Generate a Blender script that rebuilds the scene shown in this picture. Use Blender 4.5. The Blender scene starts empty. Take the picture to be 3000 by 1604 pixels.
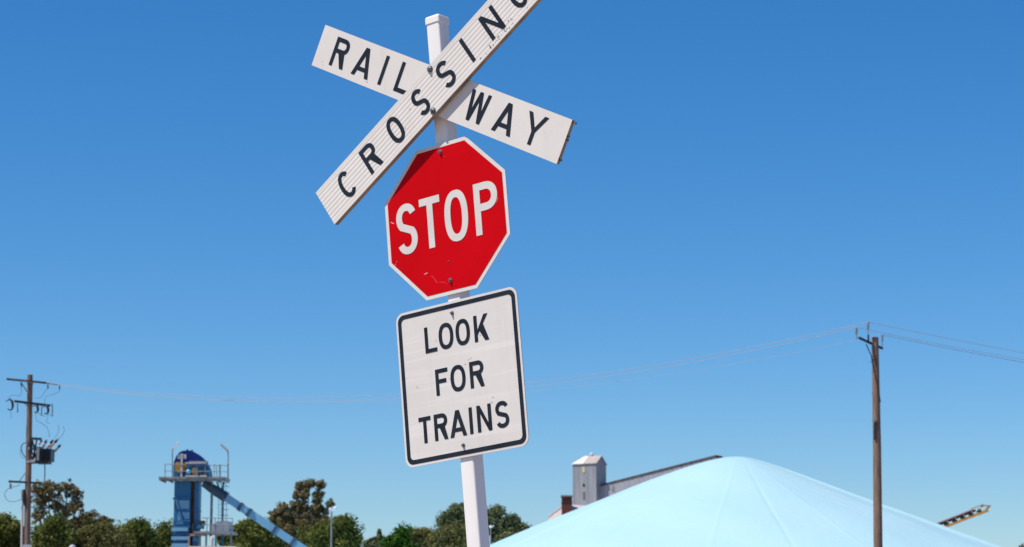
import bpy, math, random
import numpy as np
from mathutils import Vector, Matrix
from mathutils.geometry import tessellate_polygon

SC = bpy.context.scene
COL = SC.collection
rnd = random.Random(7)
rng = np.random.default_rng(11)

# ------------------------------------------------------------------ camera, sky, sun, exposure
FPX, PITCH, CAMZ = 6500.0, math.atan(0.1647), 1.6      # focal length in photo pixels (3000 wide)
cam_d = bpy.data.cameras.new('camera'); cam = bpy.data.objects.new('camera', cam_d); COL.objects.link(cam)
cam.location = (0, 0, CAMZ); cam.rotation_euler = (math.pi/2 + PITCH, 0, 0)
cam_d.sensor_fit = 'HORIZONTAL'; cam_d.sensor_width = 36.0; cam_d.lens = 36.0*FPX/3000.0
cam_d.clip_start = 0.1; cam_d.clip_end = 6000
cam_d.dof.use_dof = True; cam_d.dof.focus_distance = 10.75; cam_d.dof.aperture_fstop = 8.0
SC.camera = cam

SUN = Vector((-0.4574, -0.2074, 0.8648)).normalized()   # towards the sun
W = bpy.data.worlds.new('World'); SC.world = W; W.use_nodes = True
wn = W.node_tree; wn.nodes.clear()
sky = wn.nodes.new('ShaderNodeTexSky'); sky.sky_type = 'NISHITA'; sky.sun_disc = False
sky.sun_elevation = math.asin(SUN.z); sky.sun_rotation = math.atan2(SUN.x, SUN.y)
sky.altitude = 0; sky.air_density = 1.0; sky.dust_density = 0.12; sky.ozone_density = 10.0
hs = wn.nodes.new('ShaderNodeHueSaturation'); hs.inputs['Saturation'].default_value = 1.21
bg = wn.nodes.new('ShaderNodeBackground'); bg.inputs['Strength'].default_value = 0.121
wo = wn.nodes.new('ShaderNodeOutputWorld')
wn.links.new(sky.outputs['Color'], hs.inputs['Color']); wn.links.new(hs.outputs['Color'], bg.inputs['Color'])
wn.links.new(bg.outputs['Background'], wo.inputs['Surface'])

sd = bpy.data.lights.new('sun', 'SUN'); so = bpy.data.objects.new('sun', sd); COL.objects.link(so)
sd.energy = 5.0; sd.angle = math.radians(0.5); sd.color = (1.0, 0.925, 0.83)
so.rotation_euler = SUN.to_track_quat('Z', 'Y').to_euler(); so.location = (-20, -10, 40)
SC.view_settings.view_transform = 'Standard'; SC.view_settings.look = 'None'
SC.view_settings.exposure = 0.0; SC.view_settings.gamma = 1.0

# ------------------------------------------------------------------ helpers
_s, _c = math.sin(PITCH), math.cos(PITCH)
def at(px, py, Y):
    """world point at distance Y that stands where photo pixel (px, py) looks"""
    x = (px-1500)/FPX; u = -(py-802)/FPX
    dy = _c - u*_s; dz = _s + u*_c
    t = Y/dy
    return Vector((x*t, Y, CAMZ + dz*t))

def tag(o, label=None, cat=None, group=None, kind=None):
    if label: o['label'] = label
    if cat: o['category'] = cat
    if group: o['group'] = group
    if kind: o['kind'] = kind
    return o
def empty(name, loc, label, cat, group=None):
    o = bpy.data.objects.new(name, None); COL.objects.link(o); o.location = loc
    o.empty_display_size = 0.3
    return tag(o, label, cat, group)

class MB:
    def __init__(s): s.v = []; s.f = []; s.m = []; s.sm = []
    def add(s, vs, fs, mi=0, smooth=False):
        b = len(s.v); s.v += [tuple(p) for p in vs]
        for f in fs:
            s.f.append(tuple(i+b for i in f)); s.m.append(mi); s.sm.append(smooth)
    def box(s, x0, x1, y0, y1, z0, z1, mi=0):
        vs = [(x0,y0,z0),(x1,y0,z0),(x1,y1,z0),(x0,y1,z0),(x0,y0,z1),(x1,y0,z1),(x1,y1,z1),(x0,y1,z1)]
        s.add(vs, [(0,3,2,1),(4,5,6,7),(0,1,5,4),(1,2,6,5),(2,3,7,6),(3,0,4,7)], mi); return s
    def bar(s, a, b, w, h=None, up=(0,0,1), mi=0):
        """rectangular bar from a to b, w wide, h high"""
        a = Vector(a); b = Vector(b); h = h or w; d = (b-a).normalized(); U = Vector(up)
        if abs(d.dot(U)) > .98: U = Vector((0,1,0))
        r = d.cross(U).normalized(); U = r.cross(d)
        vs = []
        for p in (a, b):
            for i, j in ((-1,-1),(1,-1),(1,1),(-1,1)): vs.append(p + r*(i*w/2) + U*(j*h/2))
        s.add(vs, [(0,1,2,3),(7,6,5,4),(0,4,5,1),(1,5,6,2),(2,6,7,3),(3,7,4,0)], mi); return s
    def tube(s, pts, r, n=8, mi=0, caps=True):
        pts = [Vector(p) for p in pts]; rs = r if isinstance(r, (list, tuple)) else [r]*len(pts)
        ref = None; vs = []; k = len(pts)
        for i, p in enumerate(pts):
            d = (pts[min(i+1,k-1)]-pts[max(i-1,0)])
            if d.length < 1e-9: d = Vector((0,0,1))
            d.normalize()
            if ref is None:
                ref = Vector((0,0,1)) if abs(d.z) < .9 else Vector((1,0,0))
            x = (ref - d*ref.dot(d)).normalized(); y = d.cross(x); ref = x
            for j in range(n):
                a = 2*math.pi*j/n; vs.append(p + (x*math.cos(a) + y*math.sin(a))*rs[i])
        fs = [(i*n+j, i*n+(j+1)%n, (i+1)*n+(j+1)%n, (i+1)*n+j) for i in range(k-1) for j in range(n)]
        s.add(vs, fs, mi, True)
        if caps: s.add([vs[j] for j in range(n)], [tuple(range(n-1,-1,-1))], mi); s.add([vs[(k-1)*n+j] for j in range(n)], [tuple(range(n))], mi)
        return s
    def prism(s, poly, fn, d0, d1, mi=0, smooth=False):
        """extrude polygon of 2-D points; fn(x, z, d) -> point"""
        n = len(poly); a = [fn(x,z,d0) for x,z in poly]; b = [fn(x,z,d1) for x,z in poly]
        s.add(a, [tuple(range(n))], mi); s.add(b, [tuple(range(n-1,-1,-1))], mi)
        s.add(a+b, [(i, i+n, (i+1)%n+n, (i+1)%n) for i in range(n)], mi, smooth); return s
    def ball(s, c, r, seg=10, rings=6, mi=0, sc=(1,1,1)):
        vs = []; c = Vector(c)
        for i in range(rings+1):
            t = math.pi*i/rings
            for j in range(seg):
                p = 2*math.pi*j/seg
                vs.append(c+Vector((math.sin(t)*math.cos(p)*r*sc[0], math.sin(t)*math.sin(p)*r*sc[1], math.cos(t)*r*sc[2])))
        s.add(vs, [(i*seg+j,(i+1)*seg+j,(i+1)*seg+(j+1)%seg,i*seg+(j+1)%seg) for i in range(rings) for j in range(seg)], mi, True); return s
    def build(s, name, mats, parent=None, label=None, org=None):
        mats = mats if isinstance(mats, (list, tuple)) else [mats]
        root = parent
        while root is not None and root.parent is not None: root = root.parent
        off = Vector(org) if org is not None else (root.location if (root is not None and root.type == 'EMPTY' and not root.get('_local')) else Vector((0,0,0)))
        me = bpy.data.meshes.new(name)
        me.from_pydata([tuple(Vector(p)-off) for p in s.v], [], s.f)
        me.polygons.foreach_set('material_index', s.m); me.polygons.foreach_set('use_smooth', s.sm)
        for m in mats: me.materials.append(m)
        me.update()
        o = bpy.data.objects.new(name, me); COL.objects.link(o)
        if parent is not None: o.parent = parent
        elif org is not None: o.location = off
        if label: o['label'] = label
        return o

# ------------------------------------------------------------------ materials
class NT:
    def __init__(s, name):
        s.m = bpy.data.materials.new(name); s.m.use_nodes = True; s.t = s.m.node_tree
        s.b = s.t.nodes['Principled BSDF']; s.tc = s.t.nodes.new('ShaderNodeTexCoord')
    def n(s, typ, **kw):
        o = s.t.nodes.new(typ)
        for k, v in kw.items(): setattr(o, k, v)
        return o
    def l(s, a, b): s.t.links.new(a, b)
    def mapping(s, scale=(1,1,1), src='Object'):
        mp = s.n('ShaderNodeMapping'); mp.inputs['Scale'].default_value = scale; s.l(s.tc.outputs[src], mp.inputs['Vector']); return mp.outputs['Vector']
    def noise(s, scale, detail=4, vec=None, rough=.6):
        o = s.n('ShaderNodeTexNoise'); o.inputs['Scale'].default_value = scale; o.inputs['Detail'].default_value = detail; o.inputs['Roughness'].default_value = rough
        s.l(vec if vec is not None else s.tc.outputs['Object'], o.inputs['Vector']); return o.outputs['Fac']
    def ramp(s, fac, stops):
        o = s.n('ShaderNodeValToRGB'); e = o.color_ramp.elements
        while len(e) < len(stops): e.new(.5)
        for i, (p, c) in enumerate(stops): e[i].position = p; e[i].color = tuple(c)+(1,) if len(c) == 3 else c
        s.l(fac, o.inputs['Fac']); return o.outputs['Color']
    def mix(s, fac, a, b):
        o = s.n('ShaderNodeMix', data_type='RGBA')
        for i, x in ((6, a), (7, b)):
            if isinstance(x, (tuple, list)): o.inputs[i].default_value = tuple(x)+(1,)
            else: s.l(x, o.inputs[i])
        if isinstance(fac, (int, float)): o.inputs[0].default_value = fac
        else: s.l(fac, o.inputs[0])
        return o.outputs[2]
    def bump(s, h, dist=.01, strength=.5):
        o = s.n('ShaderNodeBump'); o.inputs['Distance'].default_value = dist; o.inputs['Strength'].default_value = strength
        s.l(h, o.inputs['Height']); s.l(o.outputs['Normal'], s.b.inputs['Normal'])
    def done(s, col=None, rough=.6, metal=0, spec=None):
        if col is not None:
            if isinstance(col, (tuple, list)): s.b.inputs['Base Color'].default_value = tuple(col)+(1,)
            else: s.l(col, s.b.inputs['Base Color'])
        s.b.inputs['Roughness'].default_value = rough; s.b.inputs['Metallic'].default_value = metal
        if spec is not None: s.b.inputs['Specular IOR Level'].default_value = spec
        return s.m

def mottled(name, a, b, scale=6, rough=.6, metal=0, stretch=(1,1,1), lo=.35, hi=.65, bump=0, spec=None):
    t = NT(name); v = t.mapping(stretch); f = t.noise(scale, 5, v)
    c = t.ramp(f, [(lo, a), (hi, b)])
    if bump: t.bump(f, bump, .6)
    return t.done(c, rough, metal, spec)

def sheeting(name, a, b, band=None, dirt=(0.45,0.42,0.37), dirt_amt=.5):
    """retro-reflective sheeting: faint bands, soft weathering, a few specks"""
    t = NT(name)
    f = t.noise(3.0, 6); c = t.ramp(f, [(.3, a), (.7, b)])
    if band:
        v = t.mapping((1.2, 1, band)); g = t.noise(1.0, 3, v)
        c = t.mix(t.ramp(g, [(.52, (0,0,0)), (.66, (.4,.4,.4))]), c, (min(1,b[0]*1.14), min(1,b[1]*1.14), min(1,b[2]*1.14)))
    run = t.noise(1.0, 5, t.mapping((22,22,1.1))); c = t.mix(t.ramp(run, [(.52, (0,0,0)), (.76, (.12,.12,.12))]), c, (a[0]*.62,a[1]*.58,a[2]*.52))
    sp = t.noise(38, 2); c = t.mix(t.ramp(sp, [(.70, (0,0,0)), (.78, (dirt_amt,)*3)]), c, dirt)
    return t.done(c, .5, 0, .15)

M = {}
M['plate_white'] = sheeting('white_sheeting', (.70,.665,.605), (.755,.72,.66), band=30)
M['board_white'] = sheeting('white_board_sheeting', (.72,.68,.61), (.77,.73,.665), band=None)
M['letter_black'] = mottled('black_lettering', (.010,.014,.021), (.018,.025,.035), 9, .5, spec=.22)
M['letter_white'] = mottled('white_lettering', (.68,.64,.58), (.74,.70,.64), 9, .5, spec=.15)
M['alu_edge'] = mottled('weathered_aluminium', (.22,.19,.15), (.36,.32,.27), 14, .5, .4)
M['alu'] = mottled('aluminium', (.35,.35,.36), (.5,.5,.5), 14, .4, .7)
M['steel'] = mottled('galvanised_steel', (.16,.16,.16), (.34,.33,.32), 60, .4, .8)
M['scratch'] = mottled('bare_scratch', (.62,.55,.5), (.72,.66,.62), 30, .5)
M['chip'] = mottled('dark_chip', (.05,.045,.04), (.20,.15,.10), 60, .7)
def mk_red():
    t = NT('red_sheeting'); f = t.noise(2.5, 5)
    c = t.ramp(f, [(.3, (.54,.0004,.003)), (.7, (.63,.0006,.005))])
    sp = t.noise(60, 2); c = t.mix(t.ramp(sp, [(.73, (0,0,0)), (.78, (.5,.5,.5))]), c, (.20,.01,.012))
    return t.done(c, .5, 0, .06)
M['red'] = mk_red()
def mk_post():
    t = NT('white_post_paint'); f = t.noise(2.0, 6, t.mapping((6,6,1.0)))
    c = t.ramp(f, [(.3, (.88,.85,.79)), (.7, (.93,.90,.84))])
    run = t.noise(1.0, 6, t.mapping((30,30,.8))); c = t.mix(t.ramp(run, [(.5, (0,0,0)), (.75, (.28,.28,.28))]), c, (.55,.50,.44))
    sp = t.noise(55, 2); c = t.mix(t.ramp(sp, [(.745, (0,0,0)), (.77, (.75,.75,.75))]), c, (.18,.15,.13))
    return t.done(c, .45, 0, .4)
M['post'] = mk_post()

# ------------------------------------------------------------------ ground
def mk_ground():
    t = NT('dry_ground'); a = t.noise(.08, 6); b = t.noise(3.0, 8)
    c1 = t.ramp(a, [(.35, (.23,.14,.095)), (.5, (.31,.205,.145)), (.65, (.24,.17,.10))])
    c = t.mix(t.ramp(b, [(.35, (0,0,0)), (.7, (.6,.6,.6))]), c1, (.38,.28,.21)); t.bump(b, .05, .6)
    return t.done(c, .95)
g = MB(); N = 24; S_ = 2400
for i in range(N+1):
    for j in range(N+1): g.v.append((-S_+2*S_*i/N, -S_+600+2*S_*j/N, 0.0))
for i in range(N):
    for j in range(N):
        a = i*(N+1)+j; g.f.append((a, a+N+1, a+N+2, a+1)); g.m.append(0); g.sm.append(False)
tag(g.build('ground', mk_ground()), kind='structure')

# ------------------------------------------------------------------ lettering
def ribbon(pts, s):
    P = [np.array(p, float) for p in pts]; n = len(P); Lf = []; Rt = []
    for i in range(n):
        if i == 0: d = P[1]-P[0]; d /= np.linalg.norm(d); k = 1; nn = np.array([-d[1], d[0]])
        elif i == n-1: d = P[-1]-P[-2]; d /= np.linalg.norm(d); k = 1; nn = np.array([-d[1], d[0]])
        else:
            a = P[i]-P[i-1]; b = P[i+1]-P[i]; a /= np.linalg.norm(a); b /= np.linalg.norm(b)
            na = np.array([-a[1], a[0]]); nb = np.array([-b[1], b[0]]); nn = na+nb; nn /= np.linalg.norm(nn); k = 1/max(.5, nn@na)
        Lf.append(P[i]+nn*k*s/2); Rt.append(P[i]-nn*k*s/2)
    return [tuple(p) for p in Lf+Rt[::-1]]
def sell(cx, cy, a, b, t, e=2.0):
    c, s = math.cos(t), math.sin(t)
    return (cx+a*math.copysign(abs(c)**(2/e), c), cy+b*math.copysign(abs(s)**(2/e), s))
def arc(cx, cy, a, b, t0, t1, n=18, e=2.0):
    return [sell(cx, cy, a, b, math.radians(t0+(t1-t0)*i/n), e) for i in range(n+1)]
def glyph(ch, w, h, s):
    """list of (outline, [holes]) inside [0,w]x[0,h], stroke s"""
    if ch == 'I': return [([(0,0),(w,0),(w,h),(0,h)], [])]
    if ch == 'L': return [([(0,0),(w,0),(w,s),(s,s),(s,h),(0,h)], [])]
    if ch == 'T':
        c = w/2; return [([(c-s/2,0),(c+s/2,0),(c+s/2,h-s),(w,h-s),(w,h),(0,h),(0,h-s),(c-s/2,h-s)], [])]
    if ch == 'F':
        m = h*.53; return [([(0,0),(s,0),(s,m-s/2),(w*.86,m-s/2),(w*.86,m+s/2),(s,m+s/2),(s,h-s),(w,h-s),(w,h),(0,h)], [])]
    if ch == 'O':
        e = 2.35; n = 48
        o = [sell(w/2,h/2,w/2,h/2,2*math.pi*i/n,e) for i in range(n)]; i_ = [sell(w/2,h/2,w/2-s,h/2-s,2*math.pi*i/n,e) for i in range(n)]
        return [(o, [i_])]
    if ch == 'C':
        return [(ribbon(arc(w/2+w*.03,h/2,(w-s)/2+w*.03,(h-s)/2,42,318,40,2.2), s), [])]
    if ch == 'G':
        p = arc(w/2,h/2,(w-s)/2,(h-s)/2,42,330,40,2.2)
        return [(ribbon(p+[(w-s/2,h*.30),(w-s/2,h*.46),(w*.55,h*.46)], s), [])]
    if ch == 'S':
        a = (w-s)/2; b = (h-s)/4
        up = arc(w/2, h-s/2-b, a, b, 22, 228, 22, 2.1); lo = arc(w/2, s/2+b, a, b, 48, -158, 22, 2.1)
        return [(ribbon(up+lo, s), [])]
    if ch in 'PR':
        bh = h*.55 if ch == 'P' else h*.53; r = bh/2; rx = min(r, w*.52)
        o = [(0,0),(0,h)] + arc(w-rx, h-r, rx, r, 90, -90, 18, 2.15)
        hole = [(s,h-s)] + arc(w-rx, h-r, rx-s, r-s, 90, -90, 18, 2.15) + [(s,h-bh+s)]
        if ch == 'P': o += [(s,h-bh),(s,0)]
        else:
            e = s*1.12; xk = w*.46
            o = [(0,0),(0,h)] + arc(w-rx, h-r, rx, r, 90, -62, 16, 2.15) + [(w,0),(w-e,0),(xk-e*.25,h-bh),(s,h-bh),(s,0)]
        return [(o, [hole])]
    if ch == 'N':
        d = 2.0*s; return [([(0,0),(0,h),(s,h),(w-s,d),(w-s,h),(w,h),(w,0),(w-s,0),(s,h-d),(s,0)], [])]
    if ch == 'A':
        t = s*1.15; e = s*1.15; k = (w/2-t/2)/h; y1 = .19*h; y2 = y1+s*.95; ya = (w/2-e)/k
        return [([(0,0),(w/2-t/2,h),(w/2+t/2,h),(w,0),(w-e,0),(w-e-y1*k,y1),(e+y1*k,y1),(e,0)], [[(e+y2*k,y2),(w/2,ya),(w-e-y2*k,y2)]])]
    if ch == 'W':
        e = s*.95; b0 = w*.15; m = w/2; t1 = e/(m-e/2); t2 = (m-b0-e)/(m-e/2-b0)
        x1 = e+b0-b0*t1
        return [([(0,h),(e,h),(x1,t1*h),(m-e/2,h),(m+e/2,h),(w-x1,t1*h),(w-e,h),(w,h),(w-b0,0),(w-b0-e,0),(m,t2*h),(b0+e,0),(b0,0)], [])]
    if ch == 'Y':
        e = s*1.15; yj = .42*h; c = w/2
        return [([(0,h),(e,h),(c,yj+s*.95),(w-e,h),(w,h),(c+s/2,yj),(c+s/2,0),(c-s/2,0),(c-s/2,yj)], [])]
    if ch == 'K':
        e = 1.25*s; L = lambda x: .26*h+(x-s)/(w-s)*.74*h; xb = s+.14*w; xa = xb+e*.95
        return [([(0,0),(0,h),(s,h),(s,.44*h),(w-e,h),(w,h),(xa,L(xa)),(w,0),(w-e,0),(xb,L(xb)),(s,.26*h),(s,0)], [])]
    raise ValueError(ch)
def word(mb, items, base, cap, s, fn):
    """items: (char, x0, x1); fn(x, y) -> local point"""
    for ch, x0, x1 in items:
        for outer, holes in glyph(ch, x1-x0, cap, s):
            polys = [[Vector((x,y,0)) for x,y in q] for q in [outer]+holes]
            flat = [p for q in polys for p in q]
            mb.add([fn(x0+p.x, base+p.y) for p in flat], [tuple(t) for t in tessellate_polygon(polys)])

# ------------------------------------------------------------------ the crossing sign
SU, SV, SN = Vector((.79137,-.60309,.10009)), Vector((-.07962,.06066,.99498)), Vector((-.60613,-.79536,0))
SO = Vector((-.31752,10.48557,3.59574))
base_v = -SO.z/SV.z
sign = empty('railway_crossing_sign', (0,0,0), 'leaning white post carrying railway crossing boards, red STOP plate and LOOK FOR TRAINS plate', 'road sign')
o_ = SO + SV*base_v
sign.matrix_world = Matrix(((SU.x,-SN.x,SV.x,o_.x),(SU.y,-SN.y,SV.y,o_.y),(SU.z,-SN.z,SV.z,o_.z),(0,0,0,1)))
sign['_local'] = 1
def L(u, v, n): return Vector((u, -n, v-base_v))
def plate(mb, poly, n0, n1, mi_face=0, mi_side=1):
    k = len(poly); a = [L(u,v,n1) for u,v in poly]; b = [L(u,v,n0) for u,v in poly]
    mb.add(a, [tuple(range(k))], mi_face); mb.add(b, [tuple(range(k-1,-1,-1))], mi_side)
    mb.add(a+b, [(i,(i+1)%k,(i+1)%k+k,i+k) for i in range(k)], mi_side)
def bolt(parent, u, v, n, r=.011, h=.011):
    mb = MB()
    hexa = lambda R, n_: [L(u+R*math.cos(i*math.pi/3+.3), v+R*math.sin(i*math.pi/3+.3), n_) for i in range(6)]
    mb.tube([L(u,v,n-.001), L(u,v,n+.003)], r*1.35, 16)
    a, b, c = hexa(r, n+.003), hexa(r, n+h*.8), hexa(r*.75, n+h)
    mb.add(a+b+c, [(i,(i+1)%6,(i+1)%6+6,i+6) for i in range(6)]+[(i+6,(i+1)%6+6,(i+1)%6+12,i+12) for i in range(6)]+[tuple(range(12,18))])
    mb.tube([L(u,v,n+h*.9), L(u,v,n+h*1.5)], r*.5, 10)
    return mb.build('bolt', M['steel'], parent)
# post: square tube with rounded edges, a shade of twist between top and foot
def post_ring(v, half, cr, n_c, uc):
    pts = []
    for cx, cy, a0 in ((1,1,0),(-1,1,90),(-1,-1,180),(1,-1,270)):
        for k in range(4):
            a = math.radians(a0+k*30); pts.append(L(uc+cx*(half-cr)+cr*math.cos(a), v, n_c+cy*(half-cr)+cr*math.sin(a)))
    return pts
pm = MB(); PH = .0405; NC = -.010-PH
rows = [(base_v-.3,.010),(-1.4,.0062),(.0,.002),(1.01,-.0012)]
rings = [post_ring(v, PH, .009, NC, u) for v, u in rows]
for a, b in zip(rings, rings[1:]): pm.add(a+b, [(i,(i+1)%16,(i+1)%16+16,i+16) for i in range(16)], 0, False)
post = pm.build('post', M['post'], sign)
for p_ in post.data.polygons: p_.use_smooth = True
cm = MB(); cr_ = [(.996,PH+.0045,.010),(1.024,PH+.0045,.010),(1.032,PH+.002,.012),(1.040,PH*.62,.012),(1.045,PH*.25,.006)]
rings = [post_ring(v, hlf, c, NC, -.0012) for v, hlf, c in cr_]
for a, b in zip(rings, rings[1:]): cm.add(a+b, [(i,(i+1)%16,(i+1)%16+16,i+16) for i in range(16)])
cm.add(rings[-1], [tuple(range(16))]); cm.add(rings[0], [tuple(range(15,-1,-1))])
cm.build('cap', M['post'], post)

def board_fn(ang, cu, cv, n):
    ca, sa = math.cos(ang), math.sin(ang)
    return lambda x, y: L(cu+x*ca-y*sa, cv+x*sa+y*ca, n)
BU, BV = .0185, .631
# RAILWAY board (behind): flat plate over a shallow tray
def board_solid(mb, ang, len_, wid, n0, n1, prof=None):
    ca, sa = math.cos(ang), math.sin(ang)
    f = lambda x, y, n: L(BU+x*ca-y*sa, BV+x*sa+y*ca, n)
    prof = prof or [(-wid/2, n1), (wid/2, n1)]
    x0, x1 = -len_/2, len_/2; k = len(prof)
    A = [f(x0,y,n) for y,n in prof]; B = [f(x1,y,n) for y,n in prof]
    mb.add(A+B, [(i, i+k, i+1+k, i+1) for i in range(k-1)], 0, len(prof) > 2)
    a0, a1, b0, b1 = f(x0,-wid/2,n0), f(x0,wid/2,n0), f(x1,-wid/2,n0), f(x1,wid/2,n0)
    mb.add([a0,a1,b1,b0], [(0,1,2,3)], 1)
    mb.add(A+[a1,a0], [tuple(range(k+2))], 1); mb.add(B+[b1,b0], [tuple(range(k+1,-1,-1))], 1)
    mb.add([A[0],B[0],b0,a0], [(0,3,2,1)], 1); mb.add([A[-1],B[-1],b1,a1], [(0,1,2,3)], 1)
mb = MB(); AR = -.535; board_solid(mb, AR, 1.702, .2165, .008, .030)
fr = board_fn(AR, BU, BV, .0312)
for x, y, r in ((-.45,-.082,.006),(-.79,-.07,.004),(-.775,-.085,.003),(.30,.02,.004)):
    q = arc(x, y, r, r*.7, 0, 324, 9); mb.add([fr(*p) for p in q], [tuple(range(len(q)))], 2)
rail = mb.build('railway_board', [M['board_white'], M['alu_edge'], M['scratch']], sign, 'flat white board lettered RAILWAY')
mb = MB(); fn = board_fn(AR, BU, BV, .0315)
word(mb, [('R',-.738,-.636),('A',-.574,-.451),('I',-.379,-.357),('L',-.265,-.178)], -.0735, .150, .0222, fn)
mb.build('lettering', M['letter_black'], rail, 'black letters RAIL')
mb = MB(); word(mb, [('W',.221,.349),('A',.410,.535),('Y',.593,.721)], -.0735, .150, .0222, fn)
mb.build('lettering', M['letter_black'], rail, 'black letters WAY')
for y, l in ((.098,.018),(.03,.006),(.012,.008),(-.085,.010)):
    f = board_fn(AR, BU, BV, .018); mb = MB(); mb.bar(f(.851,y), f(.851+l,y), .012, .010); mb.build('end_clip', M['chip'], rail)
# CROSSING board (in front): ribbed extrusion
mb = MB(); AC = .535; WC = .2185; prof = []
nr = 10
for i in range(nr*10+1):
    t = i/(nr*10); y = -WC/2+WC*t
    edge = min(t, 1-t)*WC
    amp = 0.0006*min(1, max(0, (edge-.010)/.008))
    prof.append((y, .060+amp*(math.cos(2*math.pi*nr*t)-1)))
board_solid(mb, AC, 1.700, WC, .0325, .060, prof)
fc = board_fn(AC, BU, BV, .0606)
for k in range(34):
    x = .47+rnd.gauss(-.03,.085); y = -.098+abs(rnd.gauss(0,.013)); r = rnd.uniform(.0012,.0042)
    q = [(x+r*rnd.uniform(.6,1.6)*math.cos(a), y+r*rnd.uniform(.5,1.0)*math.sin(a)) for a in [i*2*math.pi/7 for i in range(7)]]
    mb.add([fc(*p) for p in q], [tuple(range(7))], 2)
for x, y, r in ((-.155,.022,.006),(-.23,-.035,.004)):
    q = arc(x, y, r, r*.8, 0, 324, 9); mb.add([fc(*p) for p in q], [tuple(range(len(q)))], 3)
cross = mb.build('crossing_board', [M['board_white'], M['alu_edge'], M['chip'], M['scratch']], sign, 'ribbed white board lettered CROSSING with a chipped lower edge')
mb = MB(); fn = board_fn(AC, BU, BV, .0612)
word(mb, [('C',-.716,-.632),('R',-.525,-.430),('O',-.325,-.236),('S',-.124,-.046),('S',.068,.152),('I',.263,.285),('N',.410,.510),('G',.603,.692)], -.0745, .150, .0222, fn)
mb.build('lettering', M['letter_black'], cross, 'black letters CROSSING')
bolt(cross, .0185, .7363, .060, .0125, .012); bolt(cross, .0186, .524, .060, .0125, .012)
# STOP plate
t8 = math.tan(math.pi/8)
def octo(w): return [(x*w/2, y*w/2) for x, y in ((-t8,-1),(t8,-1),(1,-t8),(1,t8),(t8,1),(-t8,1),(-1,t8),(-1,-t8))]
mb = MB(); plate(mb, octo(.750), -.004, 0)
stop = mb.build('stop_plate', [M['plate_white'], M['alu']], sign, 'red octagonal STOP plate with white border')
mb = MB(); red = octo(.7126); mb.add([L(u,v,.0012) for u,v in red], [tuple(range(8))], 0)
def scratch(pts, r):
    q = ribbon(pts, r); mb.add([L(u,v,.0020) for u,v in q], [tuple(range(len(q)))], 1)
scratch([(-.152,-.246),(-.143,-.242),(-.136,-.243)], .0026); scratch([(-.158,-.243),(-.147,-.247)], .002)
scratch([(-.117,-.262),(-.100,-.272),(-.092,-.288),(-.083,-.302)], .0004); scratch([(-.07,-.30),(-.05,-.305),(-.02,-.318)], .0003)
scratch([(-.342,.055),(-.331,.047),(-.323,.044)], .003); scratch([(.31,.01),(.322,.03)], .0012); scratch([(-.335,-.165),(-.33,-.158)], .0015); scratch([(-.325,-.15),(-.322,-.146)], .0015)
mb.build('red_face', [M['red'], M['scratch']], stop)
mb = MB(); fn = lambda x, y: L(x, y, .0030)
word(mb, [('S',-.307,-.180),('T',-.158,-.0305),('O',-.0058,.137),('P',.1785,.3195)], -.1270, .2535, .0365, fn)
mb.build('lettering', M['letter_white'], stop, 'white letters STOP')
bolt(stop, -.002, .333, .001, .0085, .010); bolt(stop, .001, -.307, .001, .0085, .010)
for q in ((-.001,-.213,.004),(.026,.300,.003)): mb = MB(); mb.ball(L(q[0],q[1],.002), q[2]); mb.build('rivet', M['chip'], stop)
# LOOK FOR TRAINS plate
def rrect(cu, cv, w, h, r, n=8):
    pts = []
    for sx, sy, a0 in ((1,1,0),(-1,1,90),(-1,-1,180),(1,-1,270)):
        for k in range(n+1):
            a = math.radians(a0+90*k/n); pts.append((cu+sx*(w/2-r)+r*math.cos(a), cv+sy*(h/2-r)+r*math.sin(a)))
    return pts
CU, CV = .0146, -.7846
mb = MB(); plate(mb, rrect(CU, CV, .740, .7533, .045), -.004, 0)
for x, y in ((-.254,-.782),(.083,-.700),(.070,-.704),(.196,-.905),(.188,-.928),(-.118,-.578),(.048,-.722),(-.05,-.775),(.149,-.60)):
    q = [(x+rnd.uniform(.003,.008)*math.cos(a), y+rnd.uniform(.002,.006)*math.sin(a)) for a in [i*2*math.pi/8 for i in range(8)]]
    mb.add([L(u,v,.0011) for u,v in q], [tuple(range(8))], 2)
look = mb.build('look_for_trains_plate', [M['plate_white'], M['alu'], M['scratch']], sign, 'square white plate lettered LOOK FOR TRAINS with black border')
mb = MB(); a = rrect(CU, CV, .740-.024, .7533-.024, .036); b = rrect(CU, CV, .740-.066, .7533-.066, .022); k = len(a)
mb.add([L(u,v,.0014) for u,v in a+b], [(i,(i+1)%k,(i+1)%k+k,i+k) for i in range(k)])
mb.build('border', M['letter_black'], look)
fn = lambda x, y: L(x, y, .0016)
for items, vb in (([('L',-.184,-.111),('O',-.0975,-.0085),('O',.0065,.0925),('K',.118,.2046)],-.6315), ([('F',-.1358,-.0602),('O',-.0447,.0457),('R',.0725,.1560)],-.8455), ([('T',-.258,-.184),('R',-.1645,-.0835),('A',-.0711,.0300),('I',.0488,.0680),('N',.0956,.1808),('S',.2060,.2830)],-1.0590)):
    mb = MB(); word(mb, items, vb, .1265, .0197, fn); mb.build('lettering', M['letter_black'], look, 'black word '+''.join(i[0] for i in items))
bolt(look, -.005, -.466, .0005, .0070, .010); bolt(look, .003, -1.104, .0005, .0070, .010)

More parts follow.
